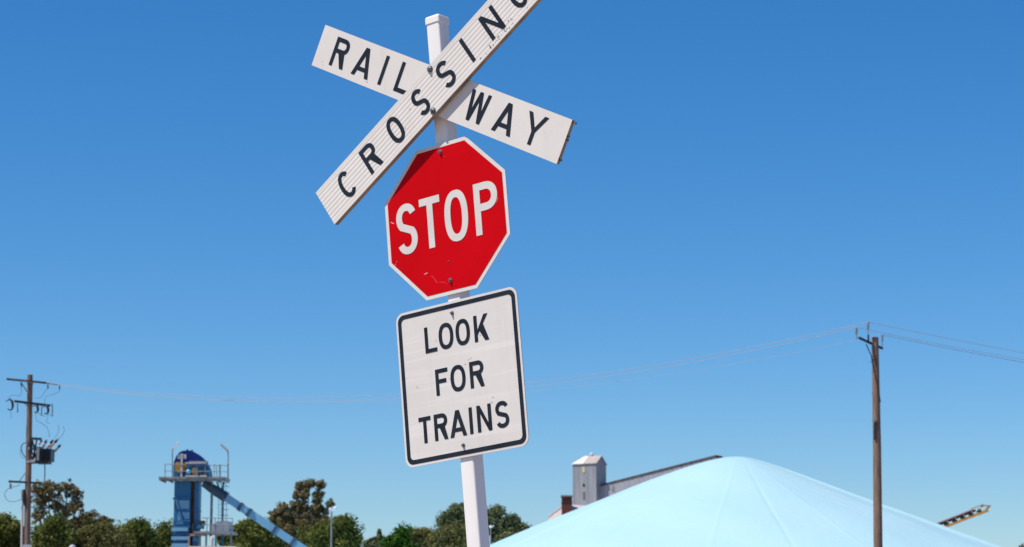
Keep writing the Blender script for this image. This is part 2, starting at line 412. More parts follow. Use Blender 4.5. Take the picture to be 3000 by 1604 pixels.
# ------------------------------------------------------------------ wood, metal for the background
M['pole_wood'] = mottled('weathered_pole_wood', (.115,.074,.055), (.31,.215,.16), 3, .9, 0, (9,9,.6), .3, .7, .02)
M['arm_wood'] = mottled('crossarm_timber', (.035,.033,.034), (.075,.07,.068), 5, .85, 0, (1,6,6))
M['dark_metal'] = mottled('dark_metal', (.018,.022,.028), (.045,.05,.055), 8, .6, .2)
M['porcelain'] = mottled('brown_grey_porcelain', (.17,.15,.12), (.30,.27,.23), 12, .35)
M['bushing'] = mottled('pale_porcelain', (.55,.42,.36), (.66,.55,.5), 12, .35)
M['wire'] = mottled('aluminium_wire', (.42,.37,.37), (.5,.45,.45), 3, .5, .2)
M['cable'] = mottled('grey_cable', (.06,.085,.10), (.12,.15,.17), 5, .6)
M['conduit'] = mottled('pale_conduit', (.50,.46,.43), (.66,.61,.58), 6, .6, 0, (5,5,.6))

def shed_stack(mb, base, top, r, n=5):
    base = Vector(base); top = Vector(top); pts = []; rs = []
    for i in range(n):
        for f, k in ((0,.55),(.25,1),(.6,1),(.9,.55)):
            pts.append(base.lerp(top, (i+f)/n)); rs.append(r*k)
    pts.append(top); rs.append(r*.4); mb.tube(pts, rs, 12)

# ---- right pole
DR = 65.0
R_ = lambda x, y, d=0: at(x, y, DR+d)
foot = at(2577, 1872+1.6/DR*6500, DR); foot.z = 0
rp = empty('utility_pole', foot, 'bare brown timber power pole with three-insulator crossarm, in front of blue heap', 'power pole', 'power poles')
mb = MB(); mb.tube([foot-Vector((0,0,.4)), R_(2572.5,1604), R_(2569.5,1317), R_(2566,1130), R_(2563.5,989)], [.165,.133,.122,.112,.100], 16)
pole_m = mb.build('pole', M['pole_wood'], rp)
ca = Vector((0,-.16,0))
mb = MB(); A_ = R_(2509.6,996.4)+Vector((0,-.45,0)); B_ = R_(2590.5,1017)+Vector((0,.35,0)); mb.bar(A_, B_, .06, .06)
mb.tube([R_(2537.5,1009,-.2), R_(2554,1046,-.1)], .016, 6)
mb.bar(R_(2544,1007,-.16), R_(2544,982,-.16), .045, .05)
arm_m = mb.build('crossarm', M['dark_metal'], rp)
RINS = []
for (x, y0, y1, yb, d) in ((2509,979,961,996,-.45),(2543,963,945,985,-.16),(2584.5,1000,983,1016,.32)):
    mb = MB(); mb.tube([R_(x+.5,yb,d), R_(x,y0-1,d)], .014, 6); shed_stack(mb, R_(x,y0,d), R_(x,y1,d), .042 if x != 2584.5 else .036, 4)
    mb.build('insulator', M['porcelain'], arm_m); RINS.append(R_(x, y1-1, d))
mb = MB()
pts = []
for i in range(9):
    t = i/8; ang = -2.6+1.9*t; z = R_(2560,1046).z*(1-t)+R_(2564,1180).z*t
    pts.append(Vector((R_(2563+4*t,1100).x+.118*math.cos(ang), DR+.118*math.sin(ang), z)))
mb.tube(pts, .016, 6); mb.build('earth_cable', M['dark_metal'], rp)
for (x, y) in ((2551.5,1061),(2556,1152),(2557,1233)):
    mb = MB(); mb.tube([R_(x+4,y), R_(x-2.5,y)], .010, 6); mb.build('step_peg', M['dark_metal'], rp)
mb = MB(); mb.bar(R_(2564.5,1236,-.125), R_(2564.5,1290,-.130), .05, .02, (0,1,0))
mb.tube([R_(2561,1290,-.12), R_(2560.5,1240,-.12), R_(2563,1233,-.13), R_(2568,1233,-.13), R_(2571,1240,-.12), R_(2571.5,1262,-.12)], .010, 6)
mb.build('cover_strip', M['dark_metal'], pole_m)

# the next pole of the line, beyond the right edge
def copy_tree(o, parent=None):
    c = o.copy(); COL.objects.link(c)
    if parent is not None: c.parent = parent
    for ch in list(o.children): copy_tree(ch, c)
    return c
rp2 = copy_tree(rp); NX = at(4200, 1186, 88); top_r = R_(2563.5,989)
rp2.location = foot + Vector((NX.x-top_r.x, 88-DR, 0))
rp2['label'] = 'timber power pole standing alone far right of the blue heap'

# ---- left pole with transformer
DL = 85.0
P_ = lambda x, y, d=0: at(x, y, DL+d)
footl = at(74, 1872+1.6/DL*6500, DL); footl.z = 0
lp = empty('utility_pole', footl, 'tall timber power pole with three crossarms and a dark transformer', 'power pole', 'power poles')
mb = MB(); mb.tube([footl-Vector((0,0,.4)), P_(79,1604), P_(84,1350), P_(88,1099)], [.155,.128,.115,.106], 16)
mb.build('pole', M['pole_wood'], lp)
def crossarm(a, b, w, d0, d1, mat='arm_wood'):
    m_ = MB(); m_.bar(P_(*a,d0), P_(*b,d1), w, w); return m_
x1 = crossarm((20,1111),(136,1123),.075,-.55,.25); x1.tube([P_(62,1121,-.2), P_(79,1148,-.12)], .016, 6)
x1.tube([P_(80,1123,-.14), P_(97,1125,-.14)], .03, 6)
arm1 = x1.build('crossarm', M['arm_wood'], lp)
x2 = crossarm((42,1176),(147,1189),.085,-.4,.1); x2.tube([P_(70,1181,-.3), P_(82,1192,-.12)], .015, 6)
arm2 = x2.build('crossarm', M['arm_wood'], lp)
x3 = crossarm((25,1411),(124,1416.5),.075,-.3,.1); arm3 = x3.build('crossarm', M['arm_wood'], lp)
mb = MB(); shed_stack(mb, P_(136,1122.5,.2), P_(168,1128,.2), .030, 7); mb.build('strain_insulator', M['porcelain'], arm1)
LINS = [P_(170,1128.5,.2), P_(133,1120,.25), P_(24,1109,-.55)]
for (x, y, d) in ((140,1130,.15),(174,1133,.2),(62,1125,-.2)):
    mb = MB(); mb.tube([P_(x,y-6,d), P_(x,y,d), P_(x+1,y+10,d)], [.012,.028,.020], 8); mb.build('lightning_arrester', M['dark_metal'], arm1)
# drop-out fuses: curved dark bodies with a straight tube in front
for (x, y, s_) in ((29,1186,1.25),(105,1198,.9),(135,1201,.95)):
    mb = MB(); pts = [P_(x-6*s_,y-9*s_,-.3), P_(x-1*s_,y-13*s_,-.3), P_(x+5*s_,y-8*s_,-.3), P_(x+7*s_,y+2*s_,-.3), P_(x+5*s_,y+11*s_,-.3), P_(x-1*s_,y+13*s_,-.3)]
    mb.tube(pts, [.02,.035,.05,.052,.035,.018], 8); mb.tube([P_(x-5*s_,y+10*s_,-.35), P_(x+1*s_,y+14*s_,-.35)], .02, 6)
    mb.tube([P_(x-7*s_,y-6*s_,-.3), P_(x-9*s_,y-10*s_,-.3)], .015, 6)
    mb.build('fuse_cutout', M['dark_metal'], arm2)
for (x, y0, y1) in ((51.5,1182,1209),(122,1190,1217),(153.5,1186,1220)):
    mb = MB(); mb.tube([P_(x,y0,-.1), P_(x,y1-3,-.1), P_(x,y1,-.1)], [.016,.018,.03], 8)
    if x > 150: mb.tube([P_(146,1187,-.1), P_(154,1185.5,-.1)], .014, 6)
    mb.build('drop_rod', M['dark_metal'], arm2)
mb = MB(); shed_stack(mb, P_(31,1433,-.25), P_(31,1420,-.25), .055, 3); mb.tube([P_(30,1413,-.25), P_(31,1421,-.25)], .02, 6); mb.build('insulator', M['porcelain'], arm3)
def smooth(pts, n=6):
    P = [Vector(p) for p in pts]; out = []
    for i in range(len(P)-1):
        p0, p1, p2, p3 = P[max(i-1,0)], P[i], P[i+1], P[min(i+2,len(P)-1)]
        for k in range(n):
            t = k/n; out.append(.5*((2*p1)+(p2-p0)*t+(2*p0-5*p1+4*p2-p3)*t*t+(3*p1-p0-3*p2+p3)*t**3))
    return out+[P[-1]]
def cable(pxs, r, d=-.2, parent=None, name='jumper_cable', mat='cable'):
    m_ = MB(); m_.tube(smooth([P_(x,y,d) for x, y in pxs]), r, 5); return m_.build(name, M[mat], parent)
for c in ([(62,1124),(63,1150),(57,1160),(40,1158),(28,1164),(28,1172)], [(140,1136),(136,1142),(128,1153),(121,1164),(103,1168)], [(176,1142),(172,1148),(158,1155),(138,1161),(131,1172),(131,1186)],
          [(106,1208),(105,1222),(108,1232),(118,1238),(133,1248),(141,1260),(145,1282)], [(135,1210),(140,1222),(136,1238),(146,1240)], [(110,1208),(121,1217),(134,1220)], [(141,1212),(152,1220)],
          [(32,1200),(32,1226)], [(168,1290),(180,1278),(189,1262),(184,1250)], [(158,1285),(166,1276),(172,1262),(171,1246)]):
    cable(c, .008, -.2, lp)
cable([(79,1298),(68,1300),(62,1312),(66,1328),(75,1341)], .020, -.15, lp, 'loop_cable')
cable([(62,1308),(60,1330),(66,1342),(76,1346)], .008, -.15, lp, 'loop_cable')
cable([(131,1360),(131.5,1385),(130,1414)], .022, -.1, lp, 'drop_cable')
cable([(74,1386),(66,1398),(57,1410)], .016, -.12, lp, 'drop_cable')
cable([(31,1430),(20,1436),(14,1447),(17,1460),(26,1469),(40,1470),(54,1467),(66,1461)], .011, -.2, lp, 'loop_cable')
cable([(36,1428),(48,1425),(60,1420)], .010, -.2, lp, 'loop_cable')
# transformer
k85 = DL/FPX
def lbox(mb, x0, x1, y0, y1, d0, d1, D, mi=0):
    a = at(x0, y1, D); b = at(x1, y0, D); return mb.box(a.x, b.x, D+d0, D+d1, a.z, b.z, mi)
mb = MB(); lbox(mb, 122.5, 155, 1317, 1353, -.35, .35, DL); lbox(mb, 109.5, 122, 1311, 1355, -.30, .30, DL); lbox(mb, 111, 147, 1353.5, 1360, -.28, .28, DL)
for i in range(7): lbox(mb, 124.5+i*4.2, 126.0+i*4.2, 1319, 1351, -.42, -.352, DL)
M['transformer'] = mottled('transformer_paint', (.010,.016,.022), (.028,.036,.044), 6, .5)
tr = mb.build('transformer', M['transformer'], lp)
mb = MB(); lbox(mb, 112.3, 120.5, 1313, 1351, -.325, -.303, DL); tr_p = mb.build('end_panel', mottled('grey_panel', (.22,.24,.26), (.30,.32,.34), 5, .5), tr)
for i, (xb, yb, xt, yt) in enumerate(((113,1303,123,1289),(125,1312,137,1289),(138,1315,156,1289),(146,1312,171,1286),(160,1324,178,1303))):
    mb = MB(); d = -.28+.13*i; a, b = P_(xb,yb,d), P_(xt,yt,d); m1 = a.lerp(b, .55)
    shed_stack(mb, a, m1, .060, 4); bs = mb.build('bushing', M['bushing'], tr)
    mb = MB(); mb.tube([m1, a.lerp(b,.62), a.lerp(b,.8), b], [.030,.058,.05,.016], 8); mb.build('terminal', M['dark_metal'], bs)
mb = MB(); mb.bar(P_(88,1285,-.1), P_(122,1287,-.1), .09, .09); mb.bar(P_(86,1356,-.1), P_(112,1355,-.1), .06, .10)
mb.bar(P_(95,1290,-.1), P_(107,1353,-.1), .05); mb.bar(P_(108,1290,-.1), P_(96,1353,-.1), .05); mb.bar(P_(92,1288,-.1), P_(92,1352,-.1), .07)
for x, y in ((89,1304),(91,1322),(99,1336),(103,1312)): lbox(mb, x-4, x+4, y-8, y+8, -.2, -.05, DL)
mb.build('mounting_frame', M['dark_metal'], lp)
M['zinc'] = mottled('zinc_bracket', (.40,.38,.38), (.55,.52,.52), 8, .5, .3)
for q in ((82,90,1351,1357.5),(92,106.5,1349,1356.5),(86,90,1312,1319),(97,100,1333,1340)): mb = MB(); lbox(mb, *q, -.26, -.16, DL); mb.build('bracket', M['zinc'], lp)
mb = MB(); mb.tube([Vector((P_(62,1604,-.1).x-.05, DL-.1, 0)), P_(63.5,1604,-.1), P_(66,1446,-.1)], .044, 10)
cd = mb.build('conduit', M['conduit'], lp)
mb = MB(); mb.tube([P_(66,1449,-.1), P_(65,1441,-.1), P_(63,1437,-.1)], [.055,.06,.03], 10); mb.build('conduit_cap', mottled('white_cap', (.78,.74,.72), (.82,.79,.77), 6, .5), cd)
mb = MB(); mb.tube([P_(70,1434,-.12), P_(69,1444,-.12), P_(70,1465,-.12), P_(73,1485,-.12)], [.03,.07,.07,.02], 8); mb.build('cable_gland', M['dark_metal'], lp)
mb = MB(); lbox(mb, 70, 92, 1597, 1640, -.30, -.16, DL); mb.build('meter_box', mottled('grey_box', (.42,.45,.47), (.5,.52,.54), 5, .5), lp)

# ------------------------------------------------------------------ power lines
def wire(a, b, sag, label, r=.006):
    a = Vector(a); b = Vector(b); n = 40; org = a.lerp(b, .5); m_ = MB()
    pts = [a.lerp(b, i/n)-Vector((0,0,4*sag*(i/n)*(1-i/n))) for i in range(n+1)]
    m_.tube(pts, r, 5); o = m_.build('power_line', M['wire'], None, None, org)
    return tag(o, label, 'power line', 'power lines strung between the poles')
wire(LINS[0], RINS[0], 1.30, 'sagging wire from the transformer pole to the leftmost insulator of the right pole')
wire(LINS[1], RINS[1], 1.30, 'sagging wire from the transformer pole to the tall insulator of the right pole', .006)
wire(LINS[2], RINS[2], 1.42, 'lowest sagging wire, from transformer pole to right-hand insulator of the right pole', .0035)
d2 = Vector((rp2.location.x-foot.x, rp2.location.y-foot.y, 0))
for i, w_ in enumerate(('left', 'tall middle', 'right')):
    wire(RINS[i], RINS[i]+d2, .38, 'wire leaving the %s insulator of the right pole towards the right edge' % w_, .007)

# ------------------------------------------------------------------ tarpaulin heap
def mk_tarp():
    t = NT('pale_blue_tarpaulin'); f = t.noise(.25, 5); c = t.ramp(f, [(.3, (.43,.665,.71)), (.7, (.46,.685,.73))])
    w = t.noise(1.3, 5, t.mapping((1,1,1))); t.bump(w, .12, .25)
    return t.done(c, .42, 0, .4)
HD = 122.0
apx = at(2162, 1339, HD); HC = Vector((apx.x, HD, 0)); HH = apx.z
hv = []; hf = []; NA, NR = 720, 90; a_L, a_R = 2.3, 1.0; slopeL, slopeR = .422, .428
creases = [(math.radians(c), w, a) for c, w, a in ((-3,.20,.03),(-6.5,.16,-.05),(-10,.13,.14),(-11.5,.10,-.08),(-16.5,.13,.17),(-19.5,.09,-.15),(-25,.12,.07),(-31,.12,-.02),(-40,.14,.012),(-56,.12,-.008),(-72,.12,.010),(-86,.10,-.018),(-101,.12,.012),(-124,.12,-.015),(-150,.14,.05),(-165,.12,-.05))]
RM = 34.0; RIDGE = 22.0
for i in range(NR+1):
    r = RM*(i/NR)**1.35
    for j in range(NA):
        th = 2*math.pi*j/NA+1.0+.62*math.sin(2*math.pi*j/NA-.2); x = r*math.cos(th); y = r*math.sin(th)
        k_ = .5+.5*math.cos(th); k_ = k_*k_*(3-2*k_); s = slopeL+(slopeR-slopeL)*k_; a_sm = a_L+(a_R-a_L)*k_
        z = HH-s*(math.sqrt(r*r+a_sm*a_sm)-a_sm)
        z += .035*math.sin(x*.9+.3*y)*min(1,r/6)*math.sin(.5*y+1)+.05*math.sin(.33*x+2)*math.sin(.41*y)*min(1,r/5)
        z += .055*max(0,r-7.5)*k_
        for c, w, am in creases:
            dth = (th-c+math.pi)%(2*math.pi)-math.pi
            dth += .012*math.sin(r*.30+c*9)*min(1,4/max(r,.1))
            z += am*math.exp(-(dth*max(r,1.0)/w)**2)*min(1, r/7)
        yy = y + (RIDGE if y > 0 else 0)*(1 if y > 0 else 0)*min(1, y/4) if y > 0 else y
        hv.append((x, yy, max(z, -.3)))
for i in range(NR):
    for j in range(NA):
        hf.append((i*NA+j, (i+1)*NA+j, (i+1)*NA+(j+1)%NA, i*NA+(j+1)%NA))
mb = MB(); mb.add(hv, hf, 0, True); heap = mb.build('covered_grain_heap', mk_tarp()); heap.location = HC
tag(heap, 'big grain heap under a smooth pale blue tarpaulin, behind the right power pole', 'grain heap')

# ------------------------------------------------------------------ blue bucket elevator
DT = 125.0
T_ = lambda x, y, d=0: at(x, y, DT+d)
def tb(mb, x0, x1, y0, y1, d0, d1, mi=0): return lbox(mb, x0, x1, y0, y1, d0, d1, DT, mi)
def mk_blue(name, a, b, rough=.45):
    t = NT(name); f = t.noise(1.5, 6, t.mapping((3,3,.5))); c = t.ramp(f, [(.3, a), (.7, b)])
    st = t.noise(2.2, 5, t.mapping((5,5,.35))); c = t.mix(t.ramp(st, [(.60, (0,0,0)), (.75, (.35,.35,.35))]), c, (.10,.07,.06))
    return t.done(c, rough, 0, .4)
M['blue'] = mk_blue('blue_paint', (.012,.125,.265), (.026,.17,.335))
M['lblue'] = mk_blue('faded_blue_paint', (.15,.35,.52), (.20,.41,.58))  # the spout's own colour, also the painted sunlight on the leg
M['navy'] = mottled('navy_paint', (.002,.016,.13), (.003,.026,.18), 3, .5, spec=.25)
M['grey_steel'] = mottled('grey_steelwork', (.17,.18,.19), (.30,.30,.30), 5, .6, .2)
M['pale_steel'] = mottled('pale_steelwork', (.40,.38,.37), (.55,.52,.50), 5, .6, .1)
M['rust'] = mottled('rusty_steel', (.10,.045,.028), (.20,.10,.065), 5, .85)
M['yellow'] = mottled('yellow_guard', (.55,.26,.02), (.68,.34,.03), 5, .5)
ef = at(540, 1872+1.6/DT*6500, DT); ef.z = 0
el = empty('bucket_elevator', ef, 'blue grain elevator with domed navy head, railed platform and long pale blue spout', 'grain elevator')
mb = MB(); bx = T_(513,1500).x; bx1 = T_(561,1500).x; mb.box(bx, bx1, DT-.5, DT+.5, 0, T_(520,1404).z)
for y in (1463,1528,1545,1566,1589): tb(mb, 510.5, 562, y-2, y+2, -.62, .55)
mb.box(T_(572.5,1500).x, T_(585,1500).x, DT-.45, DT+.5, 0, T_(520,1404).z)
for y in (1440,1497): tb(mb, 569.5, 587, y-1.5, y+1.5, -.52, .52)
leg = mb.build('leg_casing', M['blue'], el)
for y0, y1 in ((1548,1558.5),(1574,1584),(1594,1640),(1650,1700)):
    mb = MB(); tb(mb, 507, 556, y0, y1, -.70, -.63); mb.build('inspection_panel', M['lblue'], leg)  # pale strips paint the sunlit stripes between the dark shadow bands
for q in ([(527,1468),(558,1468),(558,1493),(534,1493)],[(537,1503),(559,1503),(559,1522),(546,1524)],[(515,1456),(520,1458),(530,1494),(524,1494)],[(525,1501),(531,1501),(542,1538),(514,1538),(525,1530)]):
    mb = MB(); mb.prism(q, lambda x, y, d: T_(x, y)+Vector((0,d,0)), -.53, -.503); mb.build('access_hatch', M['lblue'], leg)  # pale patches paint sunlight falling on the otherwise shaded leg
mb = MB(); mb.box(T_(562,1500).x, T_(571.5,1500).x, DT-.25, DT+.3, 0, T_(520,1412).z)
for i in range(26): tb(mb, 562.5, 571, 1420+i*8, 1421.5+i*8, -.30, -.255)
mb.build('ladder_strip', M['rust'], el)
# head: outline extruded along the depth
oul = [(513,1404),(513,1380)]+[(513+33-33*math.cos(math.radians(a)), 1372-49*math.sin(math.radians(a))) for a in range(12,90,13)]+[(552,1322.5),(566,1323.5),(580,1331),(592,1340),(602,1351),(610,1363),(616,1378),(618.5,1392),(618.5,1404)]
def headfn(x, y, d): return T_(x, y)+Vector((0,d,0))
low = [p for p in oul if p[1] >= 1357]
li = [i for i, p in enumerate(oul) if p[1] < 1357]
top_poly = [(513.5+.5,1357)]+[oul[i] for i in li]+[(606.5,1357)]
low_poly = oul[:li[0]]+[(514,1357.2),(606.5,1357.2)]+oul[li[-1]+1:]
mb = MB(); mb.prism(top_poly, headfn, -.62, .62, 0)
for p, q in ((516,1322),(521,1322)): pass
mb.tube([T_(549,1323), T_(549,1317)], .05, 8); mb.tube([T_(563,1324), T_(563,1319)], .05, 8)
mb.build('head_cover', M['navy'], el)
mb = MB(); mb.prism(low_poly, headfn, -.60, .60, 0); hd = mb.build('head_housing', M['blue'], el)
mb = MB(); tb(mb, 560, 614, 1354, 1358.5, -.70, -.61); mb.build('cover_flange', M['grey_steel'], hd)
mb = MB(); tb(mb, 536, 543.5, 1334, 1414, -1.08, -.98); tb(mb, 527.5, 535.8, 1335, 1349, -1.02, -.95); tb(mb, 544, 553, 1336, 1349, -1.0, -.92)
mb.build('motor_post', M['pale_steel'], el)
mb = MB(); mb.tube([T_(528,1371,-.80), T_(528,1371,-.62)], .30, 16); tb(mb, 521, 535, 1358, 1384, -.78, -.66); mb.build('drive_guard', M['yellow'], hd)
mb = MB(); tb(mb, 545, 554, 1363, 1373, -.78, -.66); mb.build('drive_guard', M['yellow'], hd)
mb = MB(); mb.tube([T_(552,1383,-1.0), T_(553,1383,-.62)], [.155,.16], 14); mb.ball(T_(552,1383,-1.0), .155, 12, 6); mb.build('motor', mottled('sky_blue_motor', (.12,.40,.62), (.2,.5,.72), 5, .4), hd)
mb = MB(); tb(mb, 568, 584, 1378, 1394, -.9, -.65); tb(mb, 571, 581, 1374, 1378, -.85, -.68); mb.build('gearbox', mottled('ochre_gearbox', (.22,.15,.05), (.32,.2,.12), 4, .6), hd)
mb = MB(); tb(mb, 594, 607, 1384, 1398, -.85, -.62); mb.build('drive_box', M['dark_metal'], hd)
# platform
mb = MB(); tb(mb, 474, 668, 1402, 1407, -1.15, 1.0); tb(mb, 511, 668, 1407, 1413, -1.1, -.98); tb(mb, 474, 511, 1407, 1411, -1.1, -1.0)
for x in (478,500,530,560,590,612,640,664): tb(mb, x-1.5, x+1.5, 1407, 1413, -.97, .95)
mb.build('platform', M['grey_steel'], el)
mb = MB(); tb(mb, 552, 590, 1397.5, 1402, -1.2, -1.14); mb.build('kick_plate', M['pale_steel'], el)
mb = MB(); tb(mb, 593, 614, 1397.5, 1402, -1.2, -1.14); mb.build('kick_plate', M['pale_steel'], el)
mb = MB()
for yy in (1360.5,1380.5):
    for d in (-1.1,.95): mb.tube([T_(483.5,yy,d), T_(667,yy+(4 if yy < 1370 else 2),d)], .020, 6)
    for x in (483.5,667): mb.tube([T_(x,yy,-1.1), T_(x,yy,.95)], .02, 6)
for x in (483.5,506.5,628,643,667):
    for d in (-1.1,.95): mb.tube([T_(x,1403,d), T_(x,1360.5,d)], .022, 6)
for x in (578,601): mb.tube([T_(x,1403,-1.1), T_(x,1360.5,-1.1)], .022, 6)
mb.tube([T_(645,1362,-.2), T_(645,1402,-.2)], .035, 6); mb.tube([T_(634,1362,.5), T_(636,1402,.5)], .02, 6)
mb.build('railing', M['grey_steel'], el)
mb = MB(); tb(mb, 551, 612, 1359.5, 1363.5, -1.17, -1.125); mb.build('cable_tray', M['pale_steel'], el)
for (x, y1, hx, hy, dx, mt) in ((505,1317,523,1299,1,'pale'), (668.5,1322,648.5,1305,-1,'grey')):
    mb = MB(); mb.tube(smooth([T_(x,1405,-1.05), T_(x,1360,-1.05), T_(x,y1+6,-1.05), T_(x+dx*3,y1-2,-1.05)], 4), .032, 8); st = mb.build('lamp_post', M['grey_steel'], el)
    mb = MB(); mb.bar(T_(x+dx*2,y1-1,-1.05), T_(hx,hy,-1.0), .20, .11); mb.bar(T_(hx-dx*3,hy+2,-1.05), T_(hx+dx*1.5,hy-2.5,-1.0), .10, .08)
    mb.build('lamp_head', mottled('lamp_'+mt, *(((.78,.74,.66),(.82,.78,.70)) if mt == 'pale' else ((.30,.29,.30),(.36,.35,.36))), 4, .5), st)
# spout
mb = MB(); a, b = T_(596,1416,-.2), T_(664,1459,-.2)
mb.tube([a, a.lerp(b,.5), b], [.20,.28,.29], 12); mb.build('chute_boot', mottled('dark_blue_steel', (.02,.05,.08), (.05,.10,.15), 4, .6), el)
spa, spb = T_(660,1456,-.2), T_(882,1604,-.2); dsp = spb-spa; tend = spa+dsp*(spa.z-1.9)/(spa.z-spb.z)
mb = MB(); mb.bar(spa, tend, .42, .42); sp = mb.build('spout', M['lblue'], el)
for x, y in ((706,1487),(731,1503.5),(807,1554),(860,1590),(930,1636),(1010,1690)):
    t = ((T_(x,y).x)-spa.x)/dsp.x; c = spa+dsp*t; u_ = dsp.normalized(); mb = MB(); mb.bar(c-u_*.09, c+u_*.09, .50, .50); mb.build('spout_flange', mottled('flange_paint', (.03,.06,.10), (.06,.10,.15), 5, .6), sp)
# supports and lower platform
mb = MB(); mb.tube([Vector((T_(621,1500).x, DT-.3, 0)), T_(621.5,1412,-.3)], .075, 8); mb.build('support_column', M['grey_steel'], el)
mb = MB(); mb.bar(Vector((T_(654,1500).x, DT+.3, 0)), T_(654,1412,.3), .09, .09); mb.bar(T_(634,1412,.1), T_(660,1468,.1), .07); mb.bar(T_(660,1412,.1), T_(640,1452,.1), .05); mb.build('support_column', M['blue'], el)
mb = MB()
for x in (640,649,663):
    mb.tube([T_(x,1560,.8), T_(x,1412,.8)], .014, 5)
for i in range(14): mb.tube([T_(640,1420+i*10,.8), T_(649,1420+i*10,.8)], .010, 5)
for i in range(8):
    z = T_(645,1425+i*17,.8).z; cx = T_(651,1500).x
    mb.tube([Vector((cx+.24*math.cos(a*.5236), DT+1.05+.24*math.sin(a*.5236), z)) for a in range(13)], .010, 5)
mb.build('caged_ladder', M['grey_steel'], el)
mb = MB(); tb(mb, 575, 690, 1560, 1566, -1.1, 1.1)
for x in (606,630,654,681): mb.tube([T_(x,1560,-1.05), T_(x,1518,-1.05)], .025, 6)
for yy in (1518,1538): mb.tube([T_(592,yy,-1.05), T_(681,yy+1,-1.05)], .022, 6)
for x in (612,640,684): mb.box(T_(x,1500).x-.05, T_(x,1500).x+.05, DT-.9, DT-.8, 0, T_(x,1566).z)
mb.build('lower_platform', M['grey_steel'], el)
M['cab'] = mottled('blue_grey_cabinet', (.24,.27,.33), (.33,.36,.42), 3, .6)
for q in ((637,676,1530,1559.5,-.7,.6),(622,634,1536,1559.5,-.6,.4)): mb = MB(); tb(mb, *q); mb.build('control_cabinet', M['cab'], el)
for q in ((583,600,1541,1551,-.8,-.2),(569,585,1575,1600,-.6,0)): mb = MB(); tb(mb, *q); mb.build('gear_housing', M['blue'], el)
for q in ((582,602,1527.5,1540,-.6,0),(566,572,1535,1561,-.6,-.3)): mb = MB(); tb(mb, *q); mb.build('drive_box', M['dark_metal'], el)
mb = MB(); tb(mb, 557, 607, 1566.5, 1573, -.9, -.7); mb.box(T_(557,1600).x, T_(562,1600).x, DT-.9, DT-.7, 0, T_(560,1566.2).z); mb.box(T_(590,1600).x, T_(594,1600).x, DT-.9, DT-.7, 0, T_(590,1573.2).z); mb.build('boot_frame', mottled('pinkish_frame', (.26,.17,.14), (.40,.30,.26), 4, .7), el)
# small tank and hut by its foot
tk = at(612, 1872+1.6/122*6500, 122); tk.z = 0
mb = MB(); zt = at(612,1573,122).z; mb.tube([tk, Vector((tk.x,tk.y,zt-.15)), Vector((tk.x,tk.y,zt-.03)), Vector((tk.x,tk.y,zt+.03))], [.115,.115,.09,.03], 16)
tag(mb.build('vent_pipe', mottled('white_tank_paint', (.52,.51,.5), (.62,.61,.6), 4, .5), None, None, tk), 'fat pale vent pipe at the foot of the blue elevator', 'pipe')
hb = at(620, 1872, 118); hb.z = 0
hut = empty('storage_shed', hb, 'plain shed with flat cream roof at the foot of the blue elevator', 'shed')
h0 = at(553,1601,118); h1 = at(690,1601,118)
mb = MB(); mb.box(h0.x+.12, h1.x-.12, 118.1, 120.4, 0, h0.z-.10); mb.build('wall', mottled('cream_wall', (.45,.4,.32), (.55,.48,.4), 3, .8), hut)
mb = MB(); mb.box(h0.x, h1.x, 117.9, 120.6, h0.z-.098, h0.z); mb.build('roof', mottled('cream_roof', (.60,.50,.36), (.68,.58,.44), 3, .7), hut)
mb = MB(); mb.box(h0.x+.6, h0.x+1.9, 118.04, 118.098, 0, 2.9); mb.build('door', M['grey_steel'], hut)
mb = MB(); mb.box(h0.x+.7, h0.x+1.7, 118.05, 118.098, 4.0, 4.7); mb.build('window', M['dark_metal'], hut)

# ------------------------------------------------------------------ far elevator house with gallery
DG = 300.0
def mk_clad(name, a, b, rustc=(.30,.20,.15), amt=.35):
    t = NT(name); f = t.noise(.5, 6, t.mapping((2.5,2.5,.25))); c = t.ramp(f, [(.3, a), (.7, b)])
    r_ = t.noise(.35, 6, t.mapping((1.5,1.5,.4))); c = t.mix(t.ramp(r_, [(.55, (0,0,0)), (.72, (amt,)*3)]), c, rustc)
    wv = t.n('ShaderNodeTexWave', bands_direction='DIAGONAL'); wv.inputs['Scale'].default_value = 2.0; t.l(t.mapping((1,1,0)), wv.inputs['Vector']); t.bump(wv.outputs['Fac'], .05, .5)
    return t.done(c, .5, .15)
M['clad'] = mk_clad('grey_iron_cladding', (.25,.27,.29), (.37,.39,.41), (.28,.22,.18), .25)
M['clad_light'] = mk_clad('pale_iron_cladding', (.33,.35,.38), (.43,.45,.48), (.30,.26,.24), .15)
M['roof_white'] = mottled('white_roof_sheet', (.66,.63,.61), (.76,.73,.70), 1, .5)
M['roof_rust'] = mk_clad('rusting_roof_sheet', (.44,.38,.34), (.52,.46,.42), (.36,.20,.15), .7)
c0 = at(1677.5,1360,DG); c1 = at(1745.5,1359,DG); wF = c1.x-c0.x
yaw = math.radians(26); WL = wF/math.cos(yaw); DP = (at(1777,1359,DG).x-c1.x)/math.sin(yaw)
ex = Vector((math.cos(yaw), -math.sin(yaw), 0)); ey = Vector((math.sin(yaw), math.cos(yaw), 0))
G0 = Vector((c0.x, DG, 0))
def G(x, y, z): return G0+ex*x+ey*y+Vector((0,0,z))
eave = c0.z; ridge = at(1720,1337.5,DG).z
gh = empty('elevator_house', G(WL/2,DP/2,0), 'tall grey iron-clad elevator tower with white and rusty gable roof, behind the blue heap', 'grain elevator')
mb = MB()
